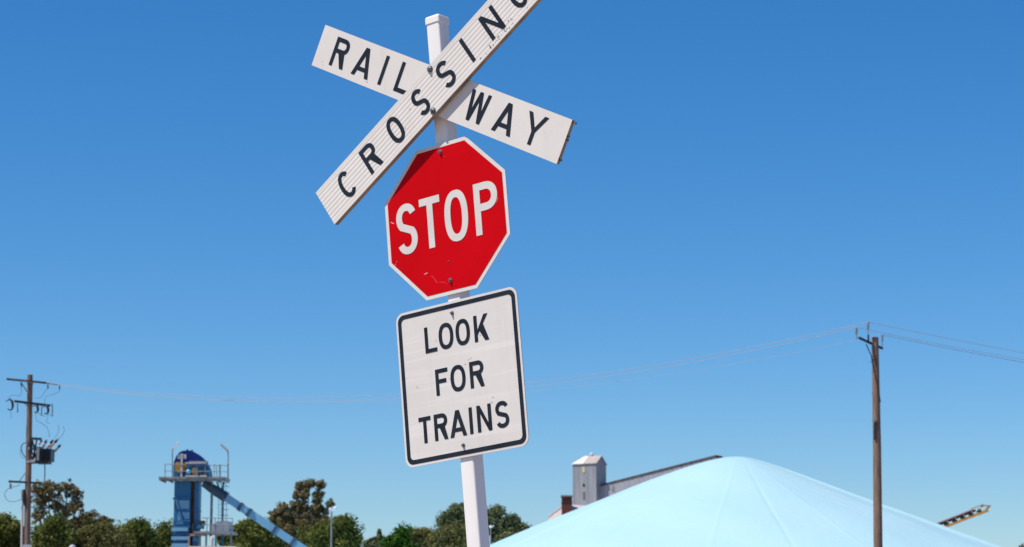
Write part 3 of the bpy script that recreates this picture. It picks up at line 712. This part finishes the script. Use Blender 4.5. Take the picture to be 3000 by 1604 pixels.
mb.add([G(0,0,0),G(WL,0,0),G(WL,DP,0),G(0,DP,0),G(0,0,eave),G(WL,0,eave),G(WL,DP,eave),G(0,DP,eave),G(WL-.02,DP/2,ridge-.05),G(.5,DP/2,ridge-.05)],
       [(0,1,5,4),(1,2,6,8,5),(2,3,7,6),(3,0,4,9,7)])
mb.build('wall', M['clad'], gh)
mb = MB(); xm = WL*.47
for (xa, xb, xc, xd, mi) in ((-.08, xm, xm, 1.0, 0), (xm, WL+.10, WL+.10, xm, 1)):
    lo0, lo1, hi1, hi0 = G(xa,-.15,eave-.08), G(xb,-.15,eave-.08), G(xc,DP/2,ridge), G(xd if mi == 0 else xa,DP/2,ridge)
    k_ = Vector((0,0,.10)); mb.add([lo0,lo1,hi1,hi0,lo0+k_,lo1+k_,hi1+k_,hi0+k_], [(0,3,2,1),(4,5,6,7),(0,1,5,4),(1,2,6,5),(2,3,7,6),(3,0,4,7)], mi)
    lo0, lo1 = G(xa,DP+.15,eave-.08), G(xb,DP+.15,eave-.08)
    mb.add([lo0,lo1,hi1,hi0,lo0+k_,lo1+k_,hi1+k_,hi0+k_], [(0,1,2,3),(7,6,5,4),(4,5,1,0),(5,6,2,1),(6,7,3,2),(7,4,0,3)], mi)
lo, lo2, hi = G(-.08,-.15,eave), G(-.08,DP+.15,eave), G(1.0,DP/2,ridge+.05); mb.add([lo,lo2,hi], [(0,2,1)], 0)
gr = mb.build('roof', [M['roof_white'], M['roof_rust']], gh)
mb = MB(); vp = G(WL*.60,DP/2,ridge+.1); mb.tube([vp-Vector((0,0,.1)), vp+Vector((0,0,.12))], .16, 10); mb.ball(vp+Vector((0,0,.2)), .24, 10, 6); mb.build('roof_vent', M['roof_white'], gr)
def gwin(px, y0, y1, w, mat, nm):
    xx = (at(px,1400,DG).x-c0.x)/math.cos(yaw); z1 = at(px,y0,DG).z; z0 = at(px,y1,DG).z; m_ = MB()
    a = [G(xx-w/2,-.06,z0),G(xx+w/2,-.06,z0),G(xx+w/2,-.06,z1),G(xx-w/2,-.06,z1)]; b = [p+ey*.055 for p in a]
    m_.add(a+b, [(0,1,2,3),(0,4,5,1),(1,5,6,2),(2,6,7,3),(3,7,4,0)]); return m_.build(nm, mat, gh)
gwin(1710,1370,1386,.33, mottled('yellowed_sheet', (.62,.56,.22), (.70,.64,.30), 3, .6), 'window')
gwin(1708.5,1408,1417,.15, mottled('olive_sheet', (.36,.36,.22), (.40,.40,.26), 3, .6), 'window')
gwin(1710,1420,1427,.30, M['dark_metal'], 'window'); gwin(1710,1443,1465,.34, mottled('brown_sheet', (.16,.13,.11), (.22,.18,.15), 3, .7), 'window')
# gallery climbing away to the right
gA, gB = at(1750,1427,DG), at(2096,1339,DG-7.6); gdir = (gB-gA)
mb = MB(); n_ = 8; hgt = 2.9
Pa = [gA, gB+Vector((0,0,-.05)), gB-Vector((0,0,1.2)), gA-Vector((0,0,hgt))]; Yd = ey*2.2
mb.add(Pa+[p+Yd for p in Pa], [(3,2,1,0),(4,5,6,7),(0,1,5,4),(1,2,6,5),(2,3,7,6),(3,0,4,7)])
for t in (.25,.5,.75,.98):
    q = gA.lerp(gB, t); mb.box(q.x+.4, q.x+.64, q.y+.5, q.y+.74, 0, q.z-1.3); mb.box(q.x+.7, q.x+.94, q.y+1.5, q.y+1.74, 0, q.z-1.3)
gal = mb.build('conveyor_gallery', M['clad_light'], gh)
mb = MB(); u_ = gdir.normalized(); mb.bar(gA+ey*1.1+Vector((0,0,.08))-u_*.1, gB+ey*1.1+Vector((0,0,.08))+u_*.15, 2.34, .26)
for i in range(12): q = gA.lerp(gB, (i+.5)/12); mb.bar(q-ey*.10+Vector((0,0,.09)), q-ey*.10+u_*.16+Vector((0,0,.09)), .05, .22)
mb.build('gallery_roof', mottled('dark_roof_sheet', (.055,.045,.05), (.10,.08,.085), 2, .7), gal)
for t, w in ((.135,.26),(.62,.18)):
    q = gA.lerp(gB, t); mb = MB(); mb.bar(q-ey*.03-Vector((0,0,1.15)), q-ey*.03-Vector((0,0,.45)), w, .045, ey); mb.build('gallery_vent', M['grey_steel'], gal)
# red-brown block and pale shed beside it
DB = 290.0
b0 = at(1646,1456,DB); b1 = at(1673,1502,DB)
rb = empty('rusty_bin', Vector(((b0.x+b1.x)/2, DB+1, 0)), 'rust-red square block with dark flat roof, left of the grey elevator tower', 'storage bin')
mb = MB(); mb.box(b0.x, b1.x+.15, DB, DB+2.0, 0, b0.z); mb.build('wall', mottled('rust_red_brick', (.11,.032,.025), (.17,.055,.042), 2, .9, 0, (1,1,3)), rb)
mb = MB(); mb.box(b0.x-.12, b1.x+.2, DB-.15, DB+2.15, b0.z+.002, b0.z+.20); mb.build('roof', M['grey_steel'], rb)
mb = MB(); mb.box(b0.x-.03, b1.x+.18, DB-.05, DB+2.05, at(1650,1474,DB).z, at(1650,1471,DB).z); mb.build('band', M['dark_metal'], rb)
DS = 294.0
s0 = at(1604,1514,DS); s1 = at(1645,1485,DS)
sh = empty('gable_shed', Vector(((s0.x+s1.x)/2+1, DS+4, 0)), 'pale pinkish shed roof sloping down left of the rust-red block', 'shed')
k45 = math.sqrt(.5); sx = Vector((k45,-k45,0)); sy = Vector((k45,k45,0)); S0 = Vector((s0.x, DS, 0))
run = (s1.x-s0.x)/k45+.4; pit = (s1.z-s0.z)/((s1.x-s0.x)/k45); ez_, az_ = s0.z, s0.z+pit*run
F = lambda x, z, d: S0+sx*x+sy*d+Vector((0,0,z))
mb = MB(); mb.prism([(.2,0),(2*run-.2,0),(2*run-.2,ez_-.05),(run,az_-.2),(.2,ez_-.05)], lambda x, z, d: F(x,z,d), .06, 9.0)
mb.build('wall', mottled('pale_pink_wall', (.74,.64,.60), (.80,.71,.67), 2, .8), sh)
mb = MB()
for xa in (0, 2*run):
    v_ = [F(xa,ez_,0), F(run,az_,0), F(run,az_,9.2), F(xa,ez_,9.2)]; k_ = Vector((0,0,.16))
    mb.add(v_+[p-k_ for p in v_], [(0,1,2,3),(7,6,5,4),(0,4,5,1),(1,5,6,2),(2,6,7,3),(3,7,4,0)])
mb.build('roof', mottled('pinkish_roof', (.60,.50,.46), (.70,.60,.56), 2, .7), sh)

# ------------------------------------------------------------------ yellow loading conveyor behind the heap
DC = 186.0
C_ = lambda x, y, d=0: at(x, y, DC+d)
ct = C_(2896,1489); u_ = (C_(2860,1490)-C_(2748,1534)).normalized(); Lc = 17.0
cf = Vector((ct.x-u_.x*8, DC, 0))
cv = empty('loading_conveyor', cf, 'yellow conveyor boom with black belt sticking out behind the blue heap', 'conveyor')
lo_b = C_(2890,1497); hi_b = C_(2860,1485)
mb = MB()
for d in (-.35,.35):
    mb.bar(lo_b+Vector((0,d,0)), lo_b-u_*Lc+Vector((0,d,0)), .10, .20)
up_ = Vector((-u_.z,0,u_.x))
nb = 22
for i in range(nb):
    p = lo_b-u_*(.5+i*.74)
    for d in (-.35,.35):
        mb.bar(p+Vector((0,d,0)), p+up_*.42+Vector((0,d,0)), .09)
    mb.bar(p+Vector((0,-.35,0)), p+Vector((0,.35,0)), .05)
mb.bar(lo_b+Vector((0,-.35,0))-u_*.9, lo_b+Vector((0,-.35,0))+u_*.1, .06, .24); mb.bar(lo_b+Vector((0,0,.12)), lo_b+u_*.35+Vector((0,0,.28)), .5, .12)
mb.build('truss', mottled('yellow_orange_paint', (.60,.27,.05), (.70,.36,.07), 3, .6), cv)
mb = MB(); mb.bar(lo_b+up_*.36-u_*.9, lo_b+up_*.36-u_*Lc, .74, .19)
for i in range(nb): p = lo_b-u_*(.62+i*.74); mb.bar(p+up_*.12-u_*.1, p+up_*.14+u_*.16, .80, .28)
mb.build('belt', mottled('black_belt', (.008,.008,.012), (.02,.02,.025), 4, .7), cv)
mb = MB(); mb.bar(lo_b+up_*.52-u_*1.05, lo_b+up_*.52-u_*Lc, .78, .10); mb.build('belt_cover', mottled('mauve_cover', (.40,.27,.27), (.5,.36,.35), 4, .6), cv)
mb = MB(); mb.bar(lo_b+up_*.60-u_*1.05, lo_b+up_*.60-u_*.15, .75, .09); mb.tube([lo_b+up_*.50-u_*.15+Vector((0,-.36,0)), lo_b+up_*.50-u_*.15+Vector((0,.36,0))], .11, 10); mb.bar(lo_b+up_*.55-u_*.2, lo_b+u_*.3+Vector((0,0,.3)), .5, .06)
mb.build('head_guard', mottled('tan_guard', (.42,.34,.22), (.5,.42,.3), 4, .6), cv)
mb = MB(); ax = Vector((lo_b.x-u_.x*9, DC, .45)); mid = lo_b-u_*9
for d in (-1,1): mb = MB(); mb.bar(ax+Vector((0,d,0)), mid+Vector((0,d*.4,0)), .10); mb.build('undercarriage_strut', M['grey_steel'], cv); mb = MB(); mb.bar(Vector((lo_b.x-u_.x*16.6,DC+d*.35,lo_b.z-u_.z*16.6)), Vector((lo_b.x-u_.x*16.6,DC+d*.6,0)), .1); mb.build('tail_leg', M['grey_steel'], cv)
for d in (-1.15,1.15): mb = MB(); mb.tube([ax+Vector((0,d-.12,0)), ax+Vector((0,d+.12,0))], .45, 18); mb.build('wheel', M['dark_metal'], cv)

# ------------------------------------------------------------------ light poles
def light_pole(px, ytop, D, label, r, headf):
    f = at(px, 1700, D); f.z = 0
    e_ = empty('light_pole', f, label, 'light pole', 'slim yard light poles')
    m_ = MB(); tp = at(px, ytop, D); m_.tube([f, Vector((f.x, D, tp.z))], [r*1.2, r], 8); m_.build('pole', M['grey_steel'], e_)
    m_ = MB(); headf(m_, Vector((f.x, D, tp.z))); m_.build('lamp_head', mottled('lamp_casing', (.84,.84,.84), (.88,.88,.88), 4, .2, 0), e_)
def hd1(m_, p):
    m_.bar(p+Vector((-.16,0,.02)), p+Vector((.22,0,.10)), .10, .06)
    m_.ball(p+Vector((.22,-.05,.20)), .10, 12, 8); m_.ball(p+Vector((-.10,0,.14)), .08, 10, 6)  # white balls paint the sun's glint on this lamp
light_pole(969, 1499, 135, 'slim grey light pole with glinting lamp, in front of the round green tree', .055, hd1)
def hd2(m_, p): m_.ball(p+Vector((0,0,.06)), .09, 12, 8); m_.bar(p+Vector((0,0,.02)), p+Vector((.2,0,.14)), .06)
light_pole(1437, 1547, 140, 'slim light pole with small white lamp, just right of the sign post', .035, hd2)

# ------------------------------------------------------------------ trees
def mk_leaf(name, dark, light, third):
    t = NT(name)
    at_ = t.n('ShaderNodeAttribute', attribute_name='tint'); f = at_.outputs['Fac']
    c = t.ramp(f, [(0.0, dark), (.55, light), (1.0, third)])
    d = t.n('ShaderNodeBsdfDiffuse'); tr_ = t.n('ShaderNodeBsdfTranslucent'); mx = t.n('ShaderNodeMixShader'); mx.inputs[0].default_value = .33
    t.l(c, d.inputs['Color']); t.l(c, tr_.inputs['Color']); t.l(d.outputs[0], mx.inputs[1]); t.l(tr_.outputs[0], mx.inputs[2])
    out = t.t.nodes['Material Output']; t.l(mx.outputs[0], out.inputs['Surface']); t.t.nodes.remove(t.b)
    return t.m
LEAF = {
 'green': mk_leaf('deep_green_leaves', (0.048,0.069,0.017), (0.172,0.198,0.053), (0.282,0.282,0.081)),
 'bright': mk_leaf('bright_green_leaves', (.024,.062,.010), (.068,.145,.022), (.125,.215,.04)),
 'olive': mk_leaf('olive_leaves', (0.064,0.067,0.023), (0.207,0.202,0.076), (0.305,0.282,0.115)),
 'dark': mk_leaf('dark_reddish_leaves', (0.028, 0.025, 0.016), (0.110, 0.085, 0.053), (0.191, 0.117, 0.074)),
 'euc': mk_leaf('eucalyptus_leaves', (0.069,0.063,0.029), (0.230,0.198,0.092), (0.345,0.270,0.138)),
 'grey': mk_leaf('grey_green_leaves', (0.046,0.064,0.031), (0.172,0.201,0.098), (0.265,0.282,0.149)),
}
BARK = {'dark': mottled('dark_bark', (.05,.04,.03), (.10,.08,.06), 4, .9), 'pale': mottled('pale_gum_bark', (.17,.14,.12), (.30,.26,.23), 2, .85, 0, (3,3,.6))}

def leaf_mesh(name, centers, radii, tints, per, size, flat=.8):
    """leaf-sized quads scattered through every clump"""
    Cn = np.repeat(np.array(centers), per, 0); Rr = np.repeat(np.array(radii), per); T = np.repeat(np.array(tints), per)
    n = len(Cn); d = rng.normal(size=(n,3)); d /= np.linalg.norm(d, axis=1)[:,None]
    rad = rng.random(n)**.45
    pos = Cn + d*(rad*Rr)[:,None]*np.array([1,1,flat])
    nrm = d*1.0+rng.normal(size=(n,3))*.55+np.array([-.10,-.05,.45]); nrm /= np.linalg.norm(nrm, axis=1)[:,None]
    tv = rng.normal(size=(n,3)); tv -= nrm*(tv*nrm).sum(1)[:,None]; tv /= np.linalg.norm(tv, axis=1)[:,None]; bv = np.cross(nrm, tv)
    s = size*rng.uniform(.6,1.35,n); a = tv*(s*.62)[:,None]; b = bv*(s*.34)[:,None]
    V = np.stack([pos-a, pos+b, pos+a, pos-b], 1).reshape(-1,3)
    me = bpy.data.meshes.new(name); me.vertices.add(4*n); me.vertices.foreach_set('co', V.ravel())
    me.loops.add(4*n); me.loops.foreach_set('vertex_index', np.arange(4*n, dtype=np.int32))
    me.polygons.add(n); me.polygons.foreach_set('loop_start', np.arange(0,4*n,4,dtype=np.int32)); me.polygons.foreach_set('loop_total', np.full(n,4,dtype=np.int32))
    tt = np.clip(T+rng.normal(0,.16,n), 0, 1)
    at_ = me.attributes.new('tint', 'FLOAT', 'FACE'); at_.data.foreach_set('value', tt.astype(np.float32))
    me.update(calc_edges=True); return me

def tree(name, label, D, blobs, leaf, trunk_px, kind='round', size=.17, dens=1.0, bark='dark', group=None, per=95, crad=(.30,.68), tr_r=.16):
    base = at(trunk_px, 1700, D); base.z = 0
    root = empty(name, base, label, 'tree', group)
    cs, rs, ts, bl = [], [], [], []
    if kind == 'round':
        x_lo = min(b[0]-b[2] for b in blobs); x_hi = max(b[0]+b[2] for b in blobs); xm, hw = (x_lo+x_hi)/2, (x_hi-x_lo)/2
        blobs = list(blobs)+[(xm-hw*.42,1680,hw*.50,60),(xm+hw*.42,1690,hw*.52,60),(xm,1760,hw*.78,70)]
    for (x, y, rx, ry) in blobs:
        c = at(x, y, D); k = D/FPX; a = rx*k; b = ry*k; dep = max(a*.9, .5)
        c = c+Vector((0, rnd.uniform(-.35,.35)*a, 0)); bl.append((c, a, b))
        area = 4*math.pi*((a*b)**1.6/3+(a*dep)**1.6/3+(b*dep)**1.6/3)**(1/1.6)
        cm_ = sum(crad)/2; n = max(5, int(dens*area/(cm_*cm_*1.5)))
        for i in range(n):
            ph = i*2.39996+rnd.random()*.6; zz = 1-2*(i+.5)/n; q = math.sqrt(max(0,1-zz*zz))
            sh = rnd.uniform(.58,1.05) if kind == 'round' else rnd.random()**.5*1.45
            r_ = rnd.uniform(*crad); f = max(.2, 1-r_*.8/max(a,b))*sh+.06
            if kind != 'round': zz += rnd.gauss(0,.25); ph += rnd.gauss(0,.5)
            cs.append((c.x+q*math.cos(ph)*a*f, c.y+q*math.sin(ph)*dep*f, c.z+zz*b*f)); rs.append(r_); ts.append(min(1,max(0,rnd.gauss(.5,.22))))
        if kind == 'round':     # inner leaves so that the crown is not hollow
            for i in range(int(n*.35)):
                v = Vector((rnd.gauss(0,.4),rnd.gauss(0,.4),rnd.gauss(0,.4))); cs.append((c.x+v.x*a, c.y+v.y*dep, c.z+v.z*b)); rs.append(crad[1]); ts.append(rnd.uniform(.1,.5))
    me = leaf_mesh('crown', cs, rs, ts, per, size)
    V = np.empty(len(me.vertices)*3); me.vertices.foreach_get('co', V); V = V.reshape(-1,3)-np.array(base); me.vertices.foreach_set('co', V.ravel()); me.materials.append(LEAF[leaf]); me.update()
    cr = bpy.data.objects.new('crown', me); COL.objects.link(cr); cr.parent = root
    m_ = MB(); lowz = min(c.z-b for c, a, b in bl); tot = max(bl, key=lambda t: t[1]*t[2])[0]
    fork = Vector((base.x+(tot.x-base.x)*.5, base.y, max(1.2, lowz*.9 if kind == 'round' else lowz*.75)))
    m_.tube(smooth([base-Vector((0,0,.3)), base.lerp(fork,.5)+Vector((rnd.uniform(-.1,.1),0,0)), fork], 4), [tr_r*(1.15-.45*i/8) for i in range(9)], 8)
    for c, a, b in bl:
        m_.tube(smooth([fork, fork.lerp(c,.5)+Vector((rnd.uniform(-.25,.25),rnd.uniform(-.2,.2),.2)), c], 4), [tr_r*(.62-.45*i/8) for i in range(9)], 6)
        idx = [i for i in range(len(cs)) if (Vector(cs[i])-c).length < max(a,b)*1.1]
        for i in rnd.sample(idx, min(len(idx), 9 if kind != 'round' else 4)):
            e_ = Vector(cs[i]); m_.tube([c.lerp(fork,.15), c.lerp(e_,.5)+Vector((0,0,-.12)), e_], [tr_r*.26, tr_r*.18, tr_r*.07], 5)
    m_.build('trunk', BARK[bark], root)
    return root

GL = 'trees along the far side of the yard'
tree('bushy_tree', 'dark green bushy tree cut by the left edge, behind the transformer pole', 146, [(8,1560,62,62),(-45,1580,60,60),(45,1600,45,60),(0,1650,80,60)], 'green', 0, group=GL)
tree('eucalyptus', 'tall open-crowned gum tree just right of the transformer pole', 166, [(112,1436,26,20),(150,1440,26,20),(196,1428,26,16),(224,1448,18,22),(120,1470,26,18),(165,1476,24,22),(205,1490,24,20),(232,1478,16,10),(112,1510,20,18),(180,1512,22,22),(150,1530,26,16),(140,1418,16,9)], 'euc', 165, 'open', .15, .60, 'pale', GL, 24, (.10,.32), .15)
tree('bushy_tree', 'yellowish green pointed bushy tree right beside the transformer pole', 143, [(160,1550,42,42),(130,1575,40,45),(186,1585,36,50),(150,1620,62,60),(165,1528,24,20)], 'green', 155, group=GL)
tree('dark_tree', 'small dark reddish tree behind the left row of green trees', 162, [(258,1516,26,16),(236,1536,24,18),(300,1530,24,14),(275,1545,32,22),(205,1533,9,9),(252,1560,50,30)], 'dark', 258, 'open', .15, 1.0, 'dark', GL, 55, (.16,.38), .13)
tree('bushy_tree', 'broad olive green bushy tree below the dark reddish tree', 145, [(262,1574,46,42),(312,1572,44,42),(285,1610,70,60),(345,1590,30,40),(230,1600,38,50)], 'olive', 285, group=GL)
tree('bushy_tree', 'round green bushy tree left of the gap before the blue elevator', 147, [(400,1562,46,40),(370,1590,40,50),(436,1588,28,46),(400,1620,60,60),(418,1540,26,18)], 'green', 400, group=GL)
tree('bushy_tree', 'green tree touching the left side of the blue elevator leg', 150, [(487,1572,30,40),(470,1595,28,40),(512,1580,32,48),(495,1630,50,60)], 'green', 492, group=GL)
tree('bushy_tree', 'green bushy tree under the spout of the blue elevator', 150, [(726,1555,44,40),(695,1572,36,46),(764,1580,40,44),(730,1610,72,60),(660,1580,24,34),(800,1610,40,40)], 'green', 728, group=GL)
tree('eucalyptus', 'brownish drooping gum tree with tall thin top, in the middle distance', 172, [(880,1425,16,14),(905,1418,20,10),(938,1420,16,14),(892,1450,20,18),(932,1455,18,20),(868,1452,8,14),(875,1485,26,18),(930,1490,24,20),(830,1492,26,18),(815,1522,24,24),(860,1522,40,30),(910,1520,36,30),(945,1520,18,24),(840,1560,44,34),(900,1560,46,34),(966,1478,12,12),(800,1535,14,14)], 'euc', 880, 'open', .16, .75, 'pale', GL, 32, (.12,.36), .17)
tree('bushy_tree', 'dome-shaped green tree behind the slim light pole', 146, [(985,1556,50,42),(940,1580,48,50),(1030,1580,30,44),(985,1620,75,66),(1000,1535,38,22),(905,1600,34,34)], 'green', 985, group=GL)
tree('conifer', 'small dark tree with a spiky top right of the dome-shaped tree', 160, [(1111,1562,3,9),(1112,1574,6,10),(1108,1590,18,14),(1085,1598,16,14),(1110,1615,36,22),(1128,1600,12,14),(1072,1590,7,6)], 'grey', 1108, 'open', .11, 1.6, 'dark', GL, 30, (.06,.17), .1)
tree('leafy_tree', 'vivid bright green leafy tree left of the sign post', 138, [(1175,1562,20,17),(1162,1582,24,22),(1182,1592,16,20),(1140,1596,16,18),(1165,1620,36,24)], 'bright', 1165, size=.2, group=GL, per=85)
tree('bushy_tree', 'rounded brownish olive tree directly left of the sign post, second from it', 150, [(1240,1575,42,34),(1212,1592,30,34),(1262,1600,40,40),(1235,1620,55,45)], 'olive', 1238, group=GL)
tree('bushy_tree', 'smooth domed olive tree touching the left side of the sign post', 148, [(1325,1566,44,32),(1290,1585,36,34),(1355,1585,36,40),(1325,1615,62,50)], 'olive', 1325, group=GL)
tree('tall_tree', 'taller grey-green tree rising behind the domed olive trees at the sign post', 170, [(1350,1498,40,27),(1318,1515,28,26),(1375,1515,30,34),(1345,1545,58,40),(1297,1525,13,14),(1345,1590,60,40)], 'grey', 1345, group=GL, dens=.95)
tree('tall_tree', 'two-humped olive green tree between the sign post and the blue heap', 172, [(1458,1500,22,24),(1440,1530,34,34),(1500,1526,26,22),(1528,1550,22,20),(1475,1560,50,46),(1545,1566,16,14),(1500,1590,60,40),(1425,1510,16,18)], 'grey', 1478, group=GL, dens=1.0)
tree('bushy_tree', 'dark tree tip at the bottom right corner, far beyond the heap', 170, [(3000,1618,22,18),(3040,1640,50,30),(2985,1635,24,18)], 'dark', 3020, group=GL)

# small pale objects showing at the foot of the left trees
vb = at(212, 1872, 132); vb.z = 0
vt = empty('roof_cowl', vb, 'pale round vent cowl among the trees at the bottom edge', 'vent')
mb = MB(); tp = at(212,1604,132); mb.tube([vb, tp], .06, 10); mb.build('pipe', M['grey_steel'], vt)
mb = MB(); mb.ball(tp, .20, 16, 8, 0, (1,1,.75)); mb.build('cowl', mottled('pale_cowl', (.45,.46,.48), (.55,.56,.58), 4, .4), vt)
